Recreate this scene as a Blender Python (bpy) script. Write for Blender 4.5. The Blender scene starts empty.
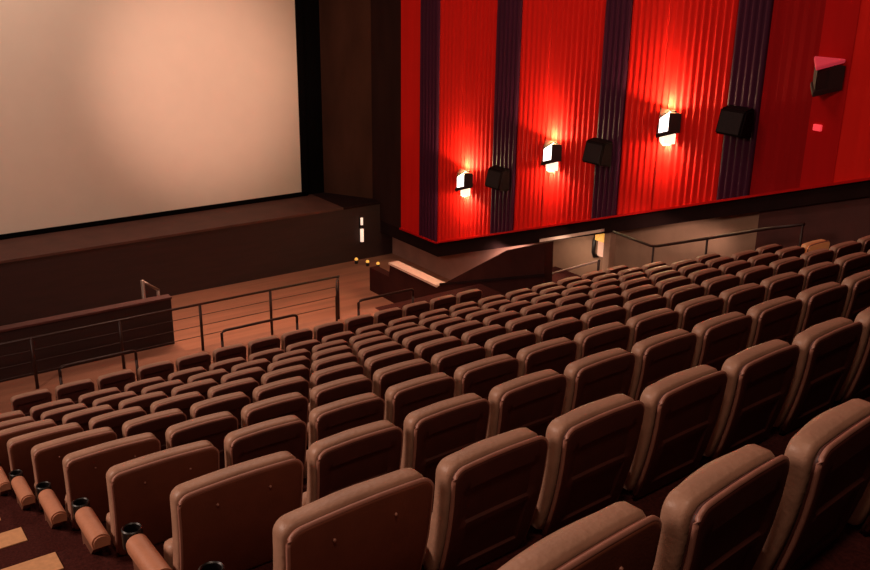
import bpy, bmesh, math, random
from mathutils import Vector, Matrix
random.seed(4)
col = bpy.context.scene.collection
SC = bpy.context.scene
PI = math.pi

# ------------------------------------------------------------------ materials
MATS = {}
def lin(c):
    return tuple(((v/255)/12.92 if v/255 <= .04045 else ((v/255+.055)/1.055)**2.4) for v in c)
def mat(name, rgb, rough=.6, metal=0., noise=0., scale=20., bump=0., bscale=60., emit=None, estr=0., stretch=(1,1,1), spec=.5, coat=0.):
    m = bpy.data.materials.new(name); m.use_nodes = True
    nt = m.node_tree; b = nt.nodes['Principled BSDF']
    c = lin(rgb)
    b.inputs['Base Color'].default_value = (*c, 1)
    b.inputs['Roughness'].default_value = rough
    b.inputs['Metallic'].default_value = metal
    b.inputs['Specular IOR Level'].default_value = spec
    if coat: b.inputs['Coat Weight'].default_value = coat
    tc = nt.nodes.new('ShaderNodeTexCoord'); mp = nt.nodes.new('ShaderNodeMapping')
    mp.inputs['Scale'].default_value = stretch
    nt.links.new(tc.outputs['Object'], mp.inputs['Vector'])
    if noise:
        n = nt.nodes.new('ShaderNodeTexNoise'); n.inputs['Scale'].default_value = scale; n.inputs['Detail'].default_value = 4
        nt.links.new(mp.outputs['Vector'], n.inputs['Vector'])
        r = nt.nodes.new('ShaderNodeValToRGB')
        r.color_ramp.elements[0].position = .3; r.color_ramp.elements[1].position = .7
        r.color_ramp.elements[0].color = (*[v*(1-noise) for v in c], 1)
        r.color_ramp.elements[1].color = (*[min(1, v*(1+noise)) for v in c], 1)
        nt.links.new(n.outputs['Fac'], r.inputs['Fac']); nt.links.new(r.outputs['Color'], b.inputs['Base Color'])
    if bump:
        n2 = nt.nodes.new('ShaderNodeTexNoise'); n2.inputs['Scale'].default_value = bscale; n2.inputs['Detail'].default_value = 3
        nt.links.new(mp.outputs['Vector'], n2.inputs['Vector'])
        bp = nt.nodes.new('ShaderNodeBump'); bp.inputs['Strength'].default_value = bump; bp.inputs['Distance'].default_value = .01
        nt.links.new(n2.outputs['Fac'], bp.inputs['Height']); nt.links.new(bp.outputs['Normal'], b.inputs['Normal'])
    if emit:
        b.inputs['Emission Color'].default_value = (*lin(emit), 1); b.inputs['Emission Strength'].default_value = estr
    MATS[name] = m
    return m
LEATHER = mat('brown_leather', (172,130,108), .45, noise=.12, scale=9, bump=.25, bscale=45, spec=.4)
LEATHER_LIT = mat('leather_painted_lit', (250,185,130), .5, noise=.1, scale=9, bump=.2, bscale=45)  # brighter copy of the seat leather, light painted in
SHELL = mat('seat_shell', (72,33,26), .5, noise=.15, scale=12, bump=.1, bscale=160, spec=.4)
SHELL_END = mat('seat_shell_smooth', (112,60,42), .55, noise=.12, scale=7, bump=.1, bscale=120, spec=.35)
SHELL_LIT = mat('seat_shell_painted_lit', (255,190,135), .5, noise=.08, scale=10, emit=(235,140,80), estr=.12)  # bright colour and faint glow stand in for light on one back
PIPING = mat('seat_piping', (165,112,96), .45, noise=.08)
ARMPAD = mat('arm_pad', (190,128,98), .5, noise=.1, scale=12, bump=.2, bscale=50)
BLACK = mat('black_plastic', (22,18,18), .4, noise=.2)
POSTM = mat('arm_post', (120,76,58), .5, noise=.15)
CARPET = mat('dark_carpet', (66,28,24), .95, noise=.35, scale=60, bump=.4, bscale=200, spec=.1)
NOSING = mat('beige_nosing', (205,150,105), .8, noise=.1, scale=30)
LOWFLOOR = mat('front_floor', (150,96,72), .75, noise=.18, scale=1.2, stretch=(.3,4,1), bump=.1)
STAGEF = mat('stage_front_wood', (46,19,15), .7, noise=.25, scale=2.5, stretch=(.4,.4,3))
STAGET = mat('stage_top', (80,44,34), .7, noise=.2, scale=2)
MASK = mat('black_masking', (9,6,6), .95, noise=.2, spec=.05)
SCREENM = mat('screen_cloth', (226,204,186), .95, noise=.015, scale=2, spec=.05)
BROWNW = mat('brown_wall_cloth', (70,42,32), .9, noise=.22, scale=1.6, stretch=(1,1,.3), bump=.2, bscale=90, spec=.1)
BROWND = mat('dark_brown_wall_cloth', (46,26,22), .9, noise=.22, scale=1.6, stretch=(1,1,.3), spec=.1)
FASCIA = mat('dark_fascia', (34,16,15), .9, noise=.2, scale=3, spec=.1)
WAINS = mat('dark_wainscot', (78,34,28), .75, noise=.2, scale=2.5)
PARAP = mat('parapet_cloth', (58,26,22), .9, noise=.2, scale=2.5, spec=.1)
BEIGE = mat('beige_lit_paint', (160,124,100), .85, noise=.1, scale=3, bump=.05)  # light on the lower wall put into a paler beige
PINKW = mat('pink_plaster', (170,122,106), .85, noise=.12, scale=2)
RED = mat('red_velvet', (220,24,14), .8, noise=.06, scale=3, stretch=(1,2,.15), spec=.15)
REDD = mat('dark_red_velvet', (150,10,12), .85, noise=.08, scale=3, stretch=(1,2,.15), spec=.1)
REDM = mat('mid_red_velvet', (185,14,14), .85, noise=.06, scale=3, stretch=(1,2,.15), spec=.1)
PURPLE = mat('purple_velvet', (66,20,44), .6, noise=.12, scale=3, stretch=(1,2,.15), spec=.12)
METAL = mat('steel_rail', (150,128,118), .35, .8, noise=.1)
DARKRAIL = mat('dark_rail', (52,26,20), .45, .2, noise=.2)
SPK = mat('speaker_black', (20,7,8), .8, noise=.2, bump=.2, bscale=200, spec=.1)
GRILLE = mat('speaker_grille', (26,9,11), .9, noise=.2, bump=.5, bscale=300)
SCONCEM = mat('sconce_metal', (46,14,13), .6, .1, noise=.1)
SCONCEP = mat('sconce_pink', (235,80,100), .5, noise=.06, emit=(220,60,80), estr=.25)  # faint glow painted into the top plate of the unlit sconce
GLOW = mat('lamp_glass', (255,240,225), .4, noise=.02, emit=(255,235,225), estr=4.)
WALLGLOW = mat('wall_glow_paint', (255,240,210), .4, noise=.02, emit=(255,235,205), estr=1.3)  # glow painted in for light falling on the wall
REFLRED = mat('reflection_red_paint', (255,60,70), .3, noise=.05, emit=(255,70,80), estr=.7)  # glowing red that paints in a small reflection
GLOWAMBER = mat('amber_glass', (255,190,90), .4, noise=.3, scale=25, emit=(255,180,80), estr=.75)
GLOWPALE = mat('pale_tube', (255,225,205), .4, noise=.02, emit=(255,215,190), estr=1.0)
PAPER = mat('white_notice', (240,200,180), .8, noise=.05, emit=(240,180,150), estr=.25)  # paper with a faint painted-in glow, though no lamp itself
FRAMEM = mat('pale_frame', (190,150,125), .6, noise=.06)
TRIM = mat('light_trim', (225,190,175), .5, noise=.05)

# ------------------------------------------------------------------ helpers
def link(name, bm, m, parent=None, smooth=False, autos=None):
    me = bpy.data.meshes.new(name)
    bmesh.ops.recalc_face_normals(bm, faces=bm.faces)
    if smooth:
        for f in bm.faces: f.smooth = True
    bm.to_mesh(me); bm.free()
    for x in (m if isinstance(m, (list, tuple)) else [m]): me.materials.append(x)
    if smooth and autos:
        try: me.set_sharp_from_angle(angle=math.radians(autos))
        except Exception: pass
    o = bpy.data.objects.new(name, me); col.objects.link(o)
    if parent: o.parent = parent
    return o
def struct(o): o['kind'] = 'structure'; return o
def tag(o, label, cat, group=None):
    o['label'] = label; o['category'] = cat
    if group: o['group'] = group
    return o
def empty(name, loc, rz=0):
    o = bpy.data.objects.new(name, None); o.empty_display_size = .1
    col.objects.link(o); o.location = loc; o.rotation_euler = (0,0,rz); return o
def add_box(bm, x0, x1, y0, y1, z0, z1, bev=0.):
    vs = [bm.verts.new((x,y,z)) for z in (z0,z1) for y in (y0,y1) for x in (x0,x1)]
    fs = [(0,1,3,2),(4,6,7,5),(0,4,5,1),(2,3,7,6),(0,2,6,4),(1,5,7,3)]
    faces = [bm.faces.new([vs[i] for i in f]) for f in fs]
    if bev:
        es = list({e for f in faces for e in f.edges})
        bmesh.ops.bevel(bm, geom=es, offset=bev, segments=2, affect='EDGES', profile=.5)
def add_prism(bm, pts, axis, a, b):
    # pts: 2-D polygon, extruded along axis between a and b
    def P(u, v, t):
        return (t,u,v) if axis == 'X' else (u,t,v) if axis == 'Y' else (u,v,t)
    A = [bm.verts.new(P(u,v,a)) for u,v in pts]; B = [bm.verts.new(P(u,v,b)) for u,v in pts]
    n = len(pts); bm.faces.new(A); bm.faces.new(B[::-1])
    for i in range(n): bm.faces.new((A[i],A[(i+1)%n],B[(i+1)%n],B[i]))
def add_tube(bm, pts, r, n=8):
    pts = [Vector(p) for p in pts]; rings = []
    for i, p in enumerate(pts):
        d = (pts[min(i+1,len(pts)-1)]-pts[max(i-1,0)]).normalized()
        a = Vector((0,0,1)) if abs(d.z) < .9 else Vector((1,0,0))
        u = d.cross(a).normalized(); v = d.cross(u)
        rings.append([bm.verts.new(p+(u*math.cos(2*PI*k/n)+v*math.sin(2*PI*k/n))*r) for k in range(n)])
    for A, B in zip(rings, rings[1:]):
        for k in range(n): bm.faces.new((A[k],A[(k+1)%n],B[(k+1)%n],B[k]))
    bm.faces.new(rings[0][::-1]); bm.faces.new(rings[-1])
def add_ring(bm, c, r, t, h, n=20):
    # open cup: outer wall, rim, inner wall, floor
    prof = [(r*.82,0),(r,.005),(r,h),(r-t*.5,h+t*.4),(r-t,h),(r-t,h*.3),(0,h*.3)]
    rings = []
    for pr, z in prof:
        if pr == 0: rings.append([bm.verts.new((c[0],c[1],c[2]+z))]); continue
        rings.append([bm.verts.new((c[0]+pr*math.cos(2*PI*k/n),c[1]+pr*math.sin(2*PI*k/n),c[2]+z)) for k in range(n)])
    for A, B in zip(rings, rings[1:]):
        for k in range(n):
            if len(B) == 1: bm.faces.new((A[k],A[(k+1)%n],B[0]))
            else: bm.faces.new((A[k],A[(k+1)%n],B[(k+1)%n],B[k]))
    bm.faces.new(rings[0][::-1])
def bm_box(*a): bm = bmesh.new(); add_box(bm, *a); return bm
def bm_tube(pts, r, n=8): bm = bmesh.new(); add_tube(bm, pts, r, n); return bm
def bm_prism(pts, axis, a, b): bm = bmesh.new(); add_prism(bm, pts, axis, a, b); return bm
def copy_tree(o, parent=None):
    c = o.copy(); col.objects.link(c); c.parent = parent
    if parent is not None: c.matrix_parent_inverse = o.matrix_parent_inverse.copy()
    for ch in list(o.children): copy_tree(ch, c)
    return c

# ------------------------------------------------------------------ layout (metres; X along rows, Y to the screen)
W, D, H, HT = .56, 1.06434, .42391, 1.02
def row_pos(r):
    if r == 8: return 7*D+.86646, -7*H-.30863
    if r == 9: return 7*D+2.21247, -7*H-.72203
    return r*D, -r*H
def row_floor(r): return row_pos(r)[1]-HT
LOWZ = -6.2           # lower floor in front of the screen
SX = 12.2             # plane of the red side wall
STY, STZ = 19.0, -4.62
SCY = 20.8

# ------------------------------------------------------------------ cinema seat
def yc(z): t = max(0., 1.02-z); return .02*t+.30*t*t
def slab(bm, xc, w, z0, z1, r, arch, ybase, T, bulge, taper, recess=(), rb=.014, front_recess=False, bottom_r=.05):
    """rounded slab following the lean of the seat back; rear face may carry recessed panels"""
    xs = [-.5,-.47,-.43,-.36,-.25,-.1,0,.1,.25,.36,.43,.47,.5]
    e = .0045
    for (a,b,_,_) in recess:
        for q in (a,b): xs += [(q-e)/w,(q+e)/w]
    xs = sorted(set(round(x,4) for x in xs))
    zs = [z0, z0+.01, z0+.03, z0+bottom_r, z1-r, z1-r*.7, z1-r*.45, z1-r*.25, z1-r*.1, z1-.003, z1]
    k = 6
    for i in range(1,k): zs.append(z0+bottom_r+(z1-r-z0-bottom_r)*i/k)
    for (_,_,c,d) in recess: zs += [c-e,c+e,d-e,d+e]
    zs = sorted(set(round(z,4) for z in zs))
    def hw(z, ins):
        base = w/2-ins-taper*(z1-z)/(z1-z0)
        zt = z1-r
        if z > zt: q = min(1,(z-zt)/r); return base-r+r*math.sqrt(max(0,1-q*q))
        zb = z0+bottom_r
        if z < zb: q = min(1,(zb-z)/bottom_r); return base-bottom_r*.6*(1-math.sqrt(max(0,1-q*q)))
        return base
    M, N = len(zs), len(xs)
    def P(i, j, ins, y, cap):
        z = zs[j]; x = xs[i]*2*hw(z, ins)
        zz = z0+ins+(z-z0)*(z1-z0-2*ins)/(z1-z0)
        zz += arch*(1-(x/(w/2))**2)*(z-z0)/(z1-z0)
        yy = ybase+yc(zz)+y
        if cap == 'r':
            for (a,b,c,d) in recess:
                if a < x < b and c < z < d: yy += .012
        if cap == 'f':
            s = (z-z0)/(z1-z0)
            yy += bulge*(1-(2*xs[i])**2)*(.35+.65*math.exp(-((s-.3)/.25)**2)+.3*math.exp(-((s-.85)/.15)**2))
        return (xc+x, yy, zz)
    def grid(ins, y, cap):
        return [[bm.verts.new(P(i,j,ins,y,cap)) for i in range(N)] for j in range(M)]
    G0 = grid(rb, 0, 'r'); G1 = grid(rb, T, 'f')
    for G in (G0, G1):
        for j in range(M-1):
            for i in range(N-1): bm.faces.new((G[j][i],G[j][i+1],G[j+1][i+1],G[j+1][i]))
    idx = [(i,0) for i in range(N)]+[(N-1,j) for j in range(1,M)]+[(i,M-1) for i in range(N-2,-1,-1)]+[(0,j) for j in range(M-2,0,-1)]
    layers = [[G0[j][i] for i,j in idx]]
    for ins, y in ((rb*.3,rb*.3),(0,rb),(0,T-rb),(rb*.3,T-rb*.3)):
        layers.append([bm.verts.new(P(i,j,ins,y,'')) for i,j in idx])
    layers.append([G1[j][i] for i,j in idx])
    L = len(idx)
    for A, B in zip(layers, layers[1:]):
        for q in range(L): bm.faces.new((A[q],A[(q+1)%L],B[(q+1)%L],B[q]))
def piping_path(xc, w, z0, z1, r, arch, taper, yoff):
    pts = []
    def hw(z): return w/2-taper*(z1-z)/(z1-z0)
    n = 6
    for i in range(n): z = z0+.04+(z1-r-z0-.04)*i/(n-1); pts.append((-hw(z), z))
    for i in range(1,7): a = PI-PI/2*i/6; pts.append((-w/2+r+r*math.cos(a), z1-r+r*math.sin(a)))
    for x in (-.3,-.1,.1,.3): pts.append((x*w, z1))
    R = [(-x,z) for x,z in pts[:n+6]][::-1]
    pts += R
    out = []
    for x,z in pts:
        zz = z+arch*(1-(x/(w/2))**2)*(z-z0)/(z1-z0)
        out.append((xc+x, yc(zz)+yoff, zz))
    return out
def make_seat(end=False, lit_paint=False):
    root = empty('cinema_chair', (0,0,0))
    x0, x1 = (-.125,.488) if end else (0.,.492)
    xc, w = (x0+x1)/2, x1-x0
    z0 = .445
    shm = SHELL_LIT if lit_paint else SHELL_END if end else SHELL
    bm = bmesh.new()
    q = w/2
    rec = () if end else ((-q+.075,q-.075,.765,.925),(-q+.085,q-.085,.53,.735))
    slab(bm, xc, w-.010, z0, HT-.005, .046, .010, 0, .034, 0, .012, recess=rec, rb=.008)
    shell = link('back_shell', bm, shm, root, True, 50)
    bm = bmesh.new()
    slab(bm, xc, w, z0+.02, HT, .05, .012, .043, .085, .035, .012, rb=.018)
    link('back_cushion', bm, LEATHER_LIT if lit_paint else LEATHER, root, True)
    link('piping', bm_tube(piping_path(xc, w-.008, z0, HT-.004, .05, .011, .012, .012), .0095, 6), PIPING, shell, True)
    if end:
        for sx in (-.13,.13):
            bm = bmesh.new()
            bmesh.ops.create_uvsphere(bm, u_segments=8, v_segments=5, radius=.007, matrix=Matrix.Translation((xc+sx, yc(.93)-.002, .93)))
            link('rivet', bm, PIPING, shell, True)
    # tipped-up seat cushion, folded against the back
    bm = bmesh.new(); add_box(bm, x0+.03, x1-.03, .27, .385, .17, .60, .04)
    for v in bm.verts: v.co.y += .10*(.6-v.co.z)
    link('seat_cushion', bm, LEATHER, root, True)
    # frame under the seat, down to the step
    bm = bmesh.new(); add_box(bm, xc-.16, xc-.11, .38, .56, 0, .14, .008); add_box(bm, xc+.11, xc+.16, .38, .56, 0, .14, .008)
    add_box(bm, xc-.2, xc+.2, .30, .56, .13, .165, .008); add_box(bm, xc-.2, xc+.2, .245, .275, .13, .47, .006)
    link('seat_frame', bm, BLACK, root)
    def arm(ax, hwid, ya, yb):
        bm = bmesh.new(); n = 10; prof = []
        for i in range(n+1):
            a = PI*i/n; prof.append((ax-hwid*math.cos(a), .585+.045*math.sin(a)))
        prof = [(ax-hwid*.9,.545),]+prof+[(ax+hwid*.9,.545)]
        add_prism(bm, prof, 'Y', ya, yb)
        bmesh.ops.bevel(bm, geom=[e for e in bm.edges if abs(e.verts[0].co.y-e.verts[1].co.y) < 1e-5], offset=.01, segments=2, affect='EDGES')
        a = link('armrest', bm, ARMPAD, root, True, 40)
        bm = bmesh.new(); add_ring(bm, (ax, yb+.042, .535), .05, .012, .10)
        link('cup_holder', bm, BLACK, a, True, 40)
        bm = bmesh.new(); add_prism(bm, [(ya+.03,.55),(yb-.02,.55),(yb-.05,.30),(yb-.04,0),(max(ya+.06,.28),0),(max(ya+.06,.28),.40)], 'X', ax-hwid*.62, ax+hwid*.62)
        link('armrest_support', bm, POSTM, root)
    if end: arm(-.19, .052, .10, .45)
    else: arm(-.034, .030, .18, .38)
    return root
seat_std = make_seat(); seat_end = make_seat(end=True); seat_lit_paint = make_seat(lit_paint=True)

ORD = ['first','second','third','fourth','fifth','sixth','seventh','eighth','ninth','tenth','eleventh','twelfth','thirteenth',
       'fourteenth','fifteenth','sixteenth','seventeenth','eighteenth','nineteenth','twentieth']
ROWN = {-1:'nearest row', 0:'second nearest row', 1:'third nearest row', 2:'fourth nearest row', 3:'fifth nearest row', 4:'sixth nearest row',
        5:'fifth row from the front', 6:'fourth row from the front', 7:'third row from the front', 8:'second row from the front', 9:'front row'}
LAST = {-1:3, 0:7, 1:10, 2:14, 3:17, 4:17, 5:18, 6:18, 7:18, 8:18, 9:14}
used = set()
for r in range(-1, 10):
    Y, Z = row_pos(r); fl = row_floor(r)
    c0 = 1 if r == 9 else 0
    for c in range(c0, LAST[r]+1):
        if c == 0: src = seat_end
        elif (r, c) == (4, 17): src = seat_lit_paint
        else: src = seat_std
        if src not in used: o = src; used.add(src)
        else: o = copy_tree(src)
        a = math.radians({-1: 6.5, 0: 3, 1: 1.5}.get(r, 0))
        o.location = (c*W+{9: .07, 8: .05}.get(r, 0)+.25-.25*math.cos(a), Y-.095-.25*math.sin(a), fl-.012-(.015 if r == -1 else 0)); o.rotation_euler = (0, 0, a)
        n = ORD[c-c0]
        if src is seat_end: lab = 'wide smooth-backed brown cinema seat, at left aisle end of '+ROWN[r]
        elif src is seat_lit_paint: lab = 'cinema seat with light painted into its back at right end of the sixth nearest row'
        elif r == 9: lab = 'brown cinema seat, %s from left in the front row by the railing' % n
        else: lab = 'grooved-back cinema seat, %s from the left aisle in %s' % (n, ROWN[r])
        tag(o, lab, 'seat', 'seats in the '+ROWN[r])

# ------------------------------------------------------------------ stepped floor
def edge(r):       # front edge (towards the screen) of the platform of row r
    if r == 9: return 12.15
    return row_pos(r+1)[0]+.27
XL, XR = -3.2, SX+.5
prof = []
zt = [(-4.2, edge(-3))] 
pts = [(-5.0, LOWZ-.3)]
start = -5.0
for r in range(-3, 10):
    z = row_floor(r); pts.append((start, z)); pts.append((edge(r), z)); start = edge(r)
pts.append((start, LOWZ-.3))
struct(link('floor', bm_prism(pts, 'X', XL, XR), CARPET))
for r in range(-2, 9):
    e1 = edge(r); z = row_floor(r)
    struct(link('trim_%d' % (r+3), bm_box(-1.75, -.385, e1-.175, e1+.006, z-.03, z+.008, .003), NOSING))
struct(link('floor', bm_box(XL, 3.9, 12.15, 12.74, LOWZ-.2, row_floor(9)-.002), LOWFLOOR))
struct(link('floor', bm_box(XL, 7.75, 10.05, 12.16, row_floor(9)-.1, row_floor(9)+.004), LOWFLOOR))  # paler slab paints in the lit stretch of floor before the seats
struct(link('floor', bm_box(-12, 12.6, edge(9), STY+.5, LOWZ-.3, LOWZ), LOWFLOOR))

# ------------------------------------------------------------------ stage, screen, front wall
struct(link('stage', bm_box(-12, 12.72, STY, SCY+.5, LOWZ, STZ-.06), STAGEF)).name = 'wall_stage_front'
struct(link('floor', bm_box(-12, 11.0, STY-.03, SCY, STZ-.06, STZ), STAGET))
struct(link('floor', bm_box(11.0, 12.72, STY-.03, SCY, STZ-.06, STZ-.004), FASCIA))  # dark slab paints in the stage top's fade into shade
struct(link('wall_front', bm_box(-12, 13.2, SCY, SCY+.3, STZ-2, 8), MASK))
scr = empty('cinema_screen', (1.2, SCY-.06, -4.50))
tag(scr, 'large blank pale cinema screen on the front wall above the stage', 'screen')
bm = bmesh.new()
# gently bowed cloth
N = 24; g = []
sx0, sx1, sz0, sz1 = -9.5, 10.66, -4.50, 6.5
for j in range(2):
    row = []
    for i in range(N+1):
        x = sx0+(sx1-sx0)*i/N; row.append(bm.verts.new((x-1.2, .0, (sz0 if j == 0 else sz1)+4.50)))
    g.append(row)
for i in range(N): bm.faces.new((g[0][i],g[0][i+1],g[1][i+1],g[1][i]))
link('screen_cloth', bm, SCREENM, scr)
for nm, b in (('bottom',(sx0-.3,sx1+.18,-.05,.05,-.12,0)),('side',(sx1,sx1+.18,-.05,.05,-.12,11))):
    a = list(b); a[0] -= 1.2; a[1] -= 1.2
    link('screen_border', bm_box(*a), MASK, scr)

# ------------------------------------------------------------------ right side: brown splay wall, red velvet wall
ZB = -5.15
def zb_red(y):
    y1 = 16.21
    if y >= y1: return ZB
    return -5.13+(y1-y)*.341
struct(link('wall_splay', bm_prism([(SX,17.9),(SX,19.4),(11.42,SCY),(11.42,SCY+.3),(13.2,SCY+.3),(13.2,17.9)], 'Z', ZB, 8), BROWNW)).name = 'wall_right_front'
struct(link('trim_20', bm_box(SX-.012, SX, 17.93, 19.38, ZB, 8), BROWND))
struct(link('wall_right_front_lower', bm_box(12.75, 13.2, 12, SCY+.3, LOWZ-.3, ZB), FASCIA))
bm = bmesh.new()
zones = [(17.9,17.03,0,.0,.2),(17.03,16.21,1,.05,.137),(16.21,15.3,0,.008,.15),(15.3,14.06,0,.028,.155),(14.06,13.22,1,.05,.14),
         (13.22,12.3,0,.022,.15),(12.3,10.77,0,.036,.153),(10.77,10.08,1,.05,.138),(10.08,9.2,0,.034,.147),(9.2,7.73,0,.042,.147),
         (7.73,7.06,1,.05,.134),(7.06,6.13,2,.006,.2),(6.13,5.57,3,.0,.2),(5.57,-1.0,0,.006,.3)]
prev = None
for (ya,yb,mi,amp,per) in zones:
    L = ya-yb; nrib = max(1, round(L/per)); sub = 6 if amp > .01 else 2
    tot = nrib*sub
    for k in range(tot+1):
        y = ya-L*k/tot
        ph = 2*PI*k/sub
        x = SX-.02-amp*(abs(math.sin(ph/2))**.8 if mi != 0 else .5-.5*math.cos(ph))
        if amp < .002: x = SX-.03
        a = bm.verts.new((x,y,zb_red(y))); b = bm.verts.new((x,y,8.))
        if prev:
            f = bm.faces.new((prev[0],a,b,prev[1])); f.material_index = mi; f.smooth = amp > .01
        prev = (a,b)
# bottom return and end
struct(link('wall_right', bm, [RED,PURPLE,REDD,REDM]))
# solid backing behind the velvet
struct(link('wall_right_backing', bm_prism([(17.89,8),(17.89,ZB+.01),(16.21,ZB+.01),(-1,zb_red(-1)+.01),(-1,8)], 'X', SX-.012, 13.2), REDD)).name = 'wall_right_back'
struct(link('trim_21', bm_prism([(17.9,ZB+.002),(16.21,-5.128),(-1,zb_red(-1)+.002),(-1,zb_red(-1)+.045),(16.2,-5.085),(17.9,ZB+.045)], 'X', SX-.085, SX-.0), REDM))
# dark fascia band under the red wall
fh = .36
struct(link('trim_22', bm_prism([(19.4,ZB-.01),(16.21,ZB-.01),(-1,zb_red(-1)-.01),(-1,zb_red(-1)-.25),(5,zb_red(5)-.26),(16.21,-5.14-fh),(19.4,-5.14-fh)], 'X', SX-.0, 12.75), FASCIA))
# lower wall behind the fascia
def zlow(y): return zb_red(y)-.2
lw = [(12.3,-1,WAINS)]
struct(link('wall_right_lower', bm_prism([(6.9,-3.6),(6.9,zlow(6.9)),(-1,zlow(-1)),(-1,-3.6)], 'X', 12.3, 13.2), WAINS))
struct(link('wall_right_lit_paint', bm_prism([(10.28,LOWZ),(10.28,zlow(10.28)),(6.9,zlow(6.9)),(6.9,LOWZ)], 'X', 12.42, 13.2), BEIGE))  # lit stretch of wall, light put into its paler colour
struct(link('wall_right_alcove', bm_prism([(12.6,LOWZ),(12.6,zlow(12.6)),(10.28,zlow(10.28)),(10.28,LOWZ)], 'X', 12.55, 13.2), BEIGE))
struct(link('wall_right_stairwell', bm_prism([(20.5,LOWZ),(20.5,ZB-.2),(16.21,ZB-.2),(12.6,zlow(12.6)),(12.6,LOWZ)], 'X', 12.6, 13.2), PINKW))
# parapet of the exit stair (dark, its lit level top painted in as a pale strip)
PX = 10.4
def pp(y, z): return (y, z)
par = [(16.65,LOWZ),(16.65,-5.58),(15.75,-5.58),(15.7,-5.25),(13.72,-5.25),(11.31,-3.75),(10.2,-3.32),(10.1,LOWZ)]
struct(link('wall_parapet', bm_prism(par, 'X', PX, PX+.22), PARAP))
struct(link('trim_23', bm_prism([(15.72,-5.25),(15.72,-5.2),(13.70,-5.2),(13.70,-5.25)], 'X', PX-.03, PX+.25), TRIM))
struct(link('trim_24', bm_prism([(13.6,-5.12),(10.15,-3.92),(10.15,-3.98),(13.6,-5.18)], 'X', PX-.02, PX), FASCIA))

# door opening area: light trim, pale frame post
struct(link('trim_25', bm_prism([(12.25,-4.03),(10.4,-3.36),(10.4,-3.42),(12.25,-4.10)], 'X', 12.12, 12.3), TRIM))
struct(link('door_1', bm_box(12.25, 12.6, 10.27, 10.44, -5.6, -3.33, .01), FRAMEM))

# ------------------------------------------------------------------ wall sconces
def make_sconce(lit):
    s = empty('wall_sconce', (0,0,0))
    # local: wall at x=0, room towards -x
    link('back_plate', bm_box(-.035, 0, -.13, .13, -.20, .20, .008), SCONCEM, s)
    # wedge in plan: the corner points into the room; the face towards the back of the hall is the glass
    def wedge(name, y0, tip, y1, z0, z1, drop, m, t0=0., bev=.01):
        bm = bmesh.new()
        lo = [bm.verts.new(p) for p in ((-.03,y0,z0),(-tip,0,z0-drop),(-.03,y1,z0))]
        hi = [bm.verts.new(p) for p in ((-.03,y0,z1),(-tip,0,z1-drop),(-.03,y1,z1))]
        bm.faces.new(lo[::-1]); bm.faces.new(hi)
        for k in range(3): bm.faces.new((lo[k],lo[(k+1)%3],hi[(k+1)%3],hi[k]))
        bmesh.ops.bevel(bm, geom=list(bm.edges), offset=bev, segments=2, affect='EDGES')
        return link(name, bm, m, s)
    wedge('diffuser', -.24, .30, .03, -.12, .17, .12, GLOW if lit else SCONCEM)
    bm = bmesh.new(); add_prism(bm, [(-.03,-.275),(-.185,-.125),(-.03,-.05)], 'Z', -.20, .17)
    link('side_panel', bm, SCONCEM, s)
    wedge('housing', -.02, .31, .24, -.13, .21, .12, SCONCEM)
    wedge('lower_band', -.27, .35, .27, -.20, -.12, .12, SCONCEM)
    if lit: wedge('wall_glow_wedge', -.22, .17, .20, -.46, -.20, .03, WALLGLOW, bev=.035)  # glowing wedge added for the white pool of light below the lamp
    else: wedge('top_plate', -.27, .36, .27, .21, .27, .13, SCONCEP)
    return s
def spot(loc, target, e, color, size, blend, rad=.04):
    l = bpy.data.lights.new('spot', 'SPOT'); l.energy = e; l.color = color; l.spot_size = math.radians(size); l.spot_blend = blend; l.shadow_soft_size = rad
    o = bpy.data.objects.new('spot_light', l); col.objects.link(o); o.location = loc
    o.rotation_euler = (Vector(target)-Vector(loc)).to_track_quat('-Z','Y').to_euler(); return o
def area(loc, target, e, color, sx, sy=None, spread=180):
    l = bpy.data.lights.new('area', 'AREA'); l.energy = e; l.color = color; l.size = sx
    if sy: l.shape = 'RECTANGLE'; l.size_y = sy
    l.spread = math.radians(spread)
    o = bpy.data.objects.new('area_light', l); col.objects.link(o); o.location = loc
    o.rotation_euler = (Vector(target)-Vector(loc)).to_track_quat('-Z','Y').to_euler(); return o
def point(loc, e, color, rad=.1):
    l = bpy.data.lights.new('point', 'POINT'); l.energy = e; l.color = color; l.shadow_soft_size = rad
    o = bpy.data.objects.new('point_light', l); col.objects.link(o); o.location = loc; return o
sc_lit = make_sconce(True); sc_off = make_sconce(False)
labs = ['lit wall sconce nearest the screen on the red pleated wall', 'middle lit wall sconce on the red pleated wall',
        'brightest lit wall sconce beside the square black speaker on the red wall']
spots = [(14.92,-3.14),(11.91,-1.97),(8.85,-.91)]
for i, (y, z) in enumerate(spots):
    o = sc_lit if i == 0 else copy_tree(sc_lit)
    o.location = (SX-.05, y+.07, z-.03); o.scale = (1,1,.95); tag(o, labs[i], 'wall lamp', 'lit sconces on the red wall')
    WARM = (1,.62,.36)
    spot((SX-.32, y+.07, z+.20), (SX-.10, y+.07, z+2.0), 100, WARM, 174, .25, .02)
    spot((SX-.14, y+.07, z+.22), (SX-.10, y+.07, z+2.0), 60, (1,.8,.34), 105, 1.0, .03)
    point((SX-.13, y+.07, z+.26), 26, (1,.9,.34), .03)
    point((SX-.13, y+.07, z-.50), 22, (1,.95,.5), .03)
    spot((SX-.32, y+.07, z-.46), (SX-.10, y+.07, z-2.), 55, (1,.66,.4), 172, .25, .02)
sc_off.location = (SX-.03, 5.91, .17)
tag(sc_off, 'unlit pinkish wall sconce at the right on the dark red wall section', 'wall lamp')
bm = bmesh.new(); add_box(bm, -.05, 0, -.05, .09, -.055, .045, .012)
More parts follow.
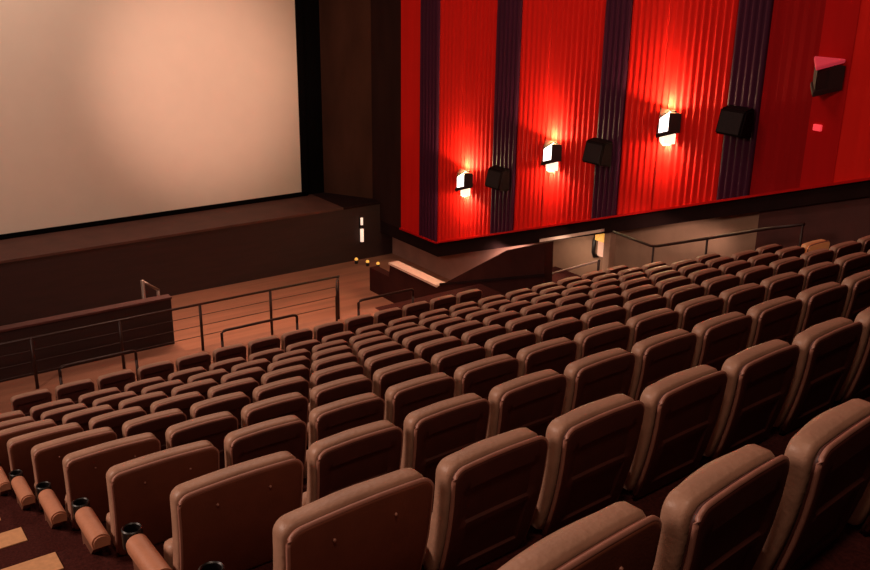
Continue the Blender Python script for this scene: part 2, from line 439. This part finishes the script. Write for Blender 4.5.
o = link('painted_reflection', bm, REFLRED); o.location = (SX-.03, 5.93, -.64)  # glowing block added to stand for a small reflection
tag(o, 'small glowing red painted reflection below the unlit sconce on the red wall', 'lamp')

# ------------------------------------------------------------------ wall speakers
def make_speaker():
    s = empty('wall_speaker', (0,0,0))
    bm = bmesh.new()
    add_prism(bm, [(-.30,.22),(-.06,.26),(-.06,-.26),(-.40,-.20)], 'Y', -.26, .26)
    bmesh.ops.bevel(bm, geom=list(bm.edges), offset=.025, segments=2, affect='EDGES')
    link('cabinet', bm, SPK, s, True, 40)
    bm = bmesh.new(); add_prism(bm, [(-.315,.18),(-.30,.18),(-.388,-.165),(-.403,-.165)], 'Y', -.22, .22)
    link('grille', bm, GRILLE, s)
    link('bracket', bm_box(-.08, .03, -.05, .05, -.08, .08, .005), BLACK, s)
    return s
sp = make_speaker()
for i, (y, z, lab) in enumerate([(13.55,-2.89,'small dark speaker on the red wall, nearest the screen'),
                                 (10.48,-1.78,'dark speaker on the purple stripe between the middle and brightest sconces'),
                                 (7.34,-.74,'square black speaker on the purple stripe right of the brightest sconce')]):
    o = sp if i == 0 else copy_tree(sp)
    o.location = (SX-.06, y, z); tag(o, lab, 'speaker', 'surround speakers on the red wall')

# ------------------------------------------------------------------ guard rail and low handrails before the front row
PZ = row_floor(9)
g = empty('guard_railing', (3, 12.0, PZ)); tag(g, 'long dark guard railing with thin horizontal bars in front of the front row', 'railing')
def gl(name, bm, m):
    o = link(name, bm, m, g, True); o.matrix_parent_inverse = Matrix.Translation((-3,-12.0,-PZ)); return o
posts = [-1.3, .05, 1.41, 2.78, 4.16, 5.48, 6.87]
for x in posts: gl('post', bm_tube([(x,12,PZ),(x,12,-3.84)], .026), DARKRAIL)
gl('top_rail', bm_tube([(-1.4,12,-3.85),(6.9,12,-3.85)], .022), DARKRAIL)
for k in range(3): gl('bar', bm_tube([(-1.4,12,-4.05-.19*k),(6.87,12,-4.05-.19*k)], .006, 6), DARKRAIL)
gl('end_loop', bm_tube([(6.87,12,-3.9),(6.80,11.9,-3.88),(6.70,11.75,-3.98),(6.66,11.7,-4.15),(6.66,11.7,PZ)], .022), DARKRAIL)
def low_rail(x0, x1, lab, m=DARKRAIL):
    o = empty('low_handrail', (x0, 11.0, PZ))
    z = .71; L = x1-x0
    tb = link('bar', bm_tube([(0,0,z-.16),(0,0,z-.04),(.03,0,z-.008),(.08,0,z),(L-.08,0,z),(L-.03,0,z-.008),(L,0,z-.04),(L,0,z-.16)], .024), m, o, True)
    for x in (0, L): link('post', bm_tube([(x,0,0),(x,0,z-.15)], .024), m, o, True)
    tag(o, lab, 'handrail', 'low handrails before the front row')
low_rail(1.56, 2.7, 'low dark handrail hoop at left before the dark half wall')
low_rail(4.12, 5.49, 'low dark handrail hoop in the middle of the front row railing')
low_rail(6.72, 7.9, 'low dark handrail hoop at right, in front of the exit stair')
# dark half wall
hwall = bmesh.new(); add_box(hwall, -3, 3.86, 12.56, 12.70, PZ, -3.86, .006)
struct(link('wall_half', hwall, STAGEF))
struct(link('trim_26', bm_box(-3, 3.87, 12.53, 12.72, -3.86, -3.82, .005), WAINS))
# steel stair rail rising behind the half wall
o = empty('stair_handrail', (3.3, 13.1, LOWZ)); tag(o, 'short pale steel stair handrail rising behind the dark half wall', 'handrail')
def rel(pts): return [(x-3.3,y-13.1,z-LOWZ) for x,y,z in pts]
link('post', bm_tube(rel([(3.56,13.1,LOWZ),(3.56,13.1,-3.62)]), .035), METAL, o, True)
link('post', bm_tube(rel([(3.82,13.1,LOWZ),(3.82,13.1,-3.86)]), .032), METAL, o, True)
link('rail', bm_tube(rel([(3.55,13.1,-3.63),(3.84,13.1,-3.86)]), .022), METAL, o, True)

# ------------------------------------------------------------------ right aisle handrails
o = empty('aisle_handrail', (11.3, 8, -4.2)); tag(o, 'dark sloping handrail along the right aisle before the pale lit wall', 'handrail')
def rr(pts): return [(x-11.3,y-8,z+4.2) for x,y,z in pts]
link('rail', bm_tube(rr([(11.3,9.3,-3.02),(11.3,8.36,-3.06),(11.3,8.2,-3.02),(11.3,7.1,-2.60),(11.3,6.0,-2.17),(11.3,5.4,-1.96)]), .026), DARKRAIL, o, True)
for (y,z,f) in ((8.3,-3.05,7),(7.15,-2.63,6),(5.42,-1.98,4)):
    # foot on the step under the post
    r = next(q for q in range(-3,10) if y <= edge(q)); 
    link('post', bm_tube(rr([(11.3,y,row_floor(r)),(11.3,y,z)]), .02), DARKRAIL, o, True)
o = empty('stair_handrail', (11.3, 10.9, PZ)); tag(o, 'thin pale handrail crossing the beige alcove wall beside the exit', 'handrail')
def ra(pts): return [(x-11.3,y-10.9,z-PZ) for x,y,z in pts]
link('rail', bm_tube(ra([(11.3,11.15,-4.42),(11.3,9.62,-3.68)]), .022), TRIM, o, True)
link('post', bm_tube(ra([(11.3,9.62,PZ),(11.3,9.62,-3.66)]), .026), DARKRAIL, o, True)
link('post', bm_tube(ra([(11.3,11.1,PZ),(11.3,11.1,-4.41)]), .022), DARKRAIL, o, True)

# ------------------------------------------------------------------ small fittings
o = empty('exit_lamp', (12.5, 10.66, -3.52)); tag(o, 'amber glowing wall lamp with pale lower panel beside the door frame', 'lamp')
link('amber_lens', bm_box(-.11, .02, -.18, .18, -.22, .16, .015), GLOWAMBER, o)
link('lower_panel', bm_box(-.05, .02, -.06, .14, -.56, -.23, .01), PAPER, o)
bm = bmesh.new(); add_tube(bm, [(12.53,10.92,-3.55),(12.44,10.90,-3.62),(12.42,10.88,-3.75),(12.42,10.88,-4.02),(12.46,10.88,-4.12),(12.54,10.88,-4.12)], .045)
tag(link('door_pull', bm, BLACK, None, True), 'dark vertical pull handle on the alcove wall left of the amber lamp', 'handle')
o = empty('tube_lamp', (12.55, 19.9, -5.5)); o.location = (11.55, 18.93, -5.28)
tag(o, 'small pale vertical tube lamp in two pieces at the dark right end of the stage', 'lamp')
link('tube', bm_tube([(0,0,.30),(0,0,.10)], .035), GLOWPALE, o, True)
link('tube', bm_tube([(0,0,-.02),(0,0,-.38)], .05), GLOWPALE, o, True)
link('mount', bm_box(-.04,.04,.03,.08,-.4,.32,.005), BLACK, o)
fl_labs = ['small amber marker light on the floor at stage corner, leftmost of three', 'small amber marker light on the floor at stage corner, middle of three',
           'small amber marker light on the floor at stage corner, rightmost of three']
for i, (x,y,z) in enumerate([(11.25,18.75,0),(11.4,18.4,0),(11.55,18.1,0)]):
    o = empty('marker_light', (x,y,LOWZ))
    link('base', bm_tube([(0,0,0),(0,0,.10)], .05), BLACK, o, True)
    bm = bmesh.new(); bmesh.ops.create_uvsphere(bm, u_segments=12, v_segments=8, radius=.05, matrix=Matrix.Translation((0,0,.12)))
    link('lens', bm, GLOWAMBER, o, True)
    tag(o, fl_labs[i], 'light', 'amber marker lights at the stage corner')

# ------------------------------------------------------------------ lights
KEY = (1,.72,.58)
area((-6.5,4.5,4.4), (3,5,-2.5), 560, KEY, 2.0)
area((4.5,10.5,7.5), (5,9.5,-3), 240, KEY, 3.0)
area((-1.2,-2.6,7.0), (1.0,2.0,-2), 140, (1,.68,.50), 1.0)  # added overhead light, picks out ledges on the seat backs
area((-4.5,-5.0,3.0), (0,4,-2), 10, (1,.60,.44), 2.0)  # added weak fill from behind, lifts the seat backs
area((2.0,15.5,7.0), (1,SCY,1.5), 300, (1,.79,.65), 6.0, 2.0, 120)  # added wash, lifts the whole screen evenly
area((6.0,14.6,2.0), (6.0,14.2,LOWZ), 150, (1,.62,.42), 6.0, 1.0, 70)
spot((3.5,-1.0,6.5), (8.0,SCY,-1.3), 14500, (1,.62,.48), 17, 1.0, .4)
area((9.0,10.5,8.0), (SX,10.5,0), 130, (1,.55,.4), 9.0, .6)  # added soft wash over the red wall
# exit stairwell and lower wall lights
area((11.8,13.4,-4.62), (12.6,13.5,-5.3), 26, (1,.72,.62), .8, .2, 120)
area((11.9,11.2,-3.9), (12.55,11.3,-4.6), 6, (1,.74,.56), 1.0, .2)
area((11.9,8.6,-2.9), (12.45,8.7,-3.5), 5, (1,.68,.56), 2.2, .2)

w = bpy.data.worlds.new('world'); SC.world = w; w.use_nodes = True
w.node_tree.nodes['Background'].inputs[0].default_value = (.5,.27,.2,1)
w.node_tree.nodes['Background'].inputs[1].default_value = .008

# ------------------------------------------------------------------ camera
f, yaw, pit, rol = 931.734, .62065, .33601, .01289
cy, sy, cp, sp_ = math.cos(yaw), math.sin(yaw), math.cos(pit), math.sin(pit)
fw = Vector((sy*cp, cy*cp, -sp_)); rt = Vector((cy,-sy,0)); up = rt.cross(fw)
c, s = math.cos(rol), math.sin(rol)
rt2 = c*rt+s*up; up2 = -s*rt+c*up
cam = bpy.data.cameras.new('camera'); cam.sensor_fit = 'HORIZONTAL'; cam.sensor_width = 36; cam.lens = f/870*36; cam.clip_end = 200; cam.clip_start = .05
co = bpy.data.objects.new('camera', cam); col.objects.link(co)
M = Matrix((rt2, up2, -fw)).transposed().to_4x4(); M.translation = Vector((-1.26054,-2.51068,1.77853))
co.matrix_world = M
SC.camera = co
SC.view_settings.view_transform = 'Standard'
SC.view_settings.look = 'None'
SC.view_settings.exposure = 0
SC.view_settings.gamma = 1
SC.cycles.use_denoising = True
SC.cycles.max_bounces = 6
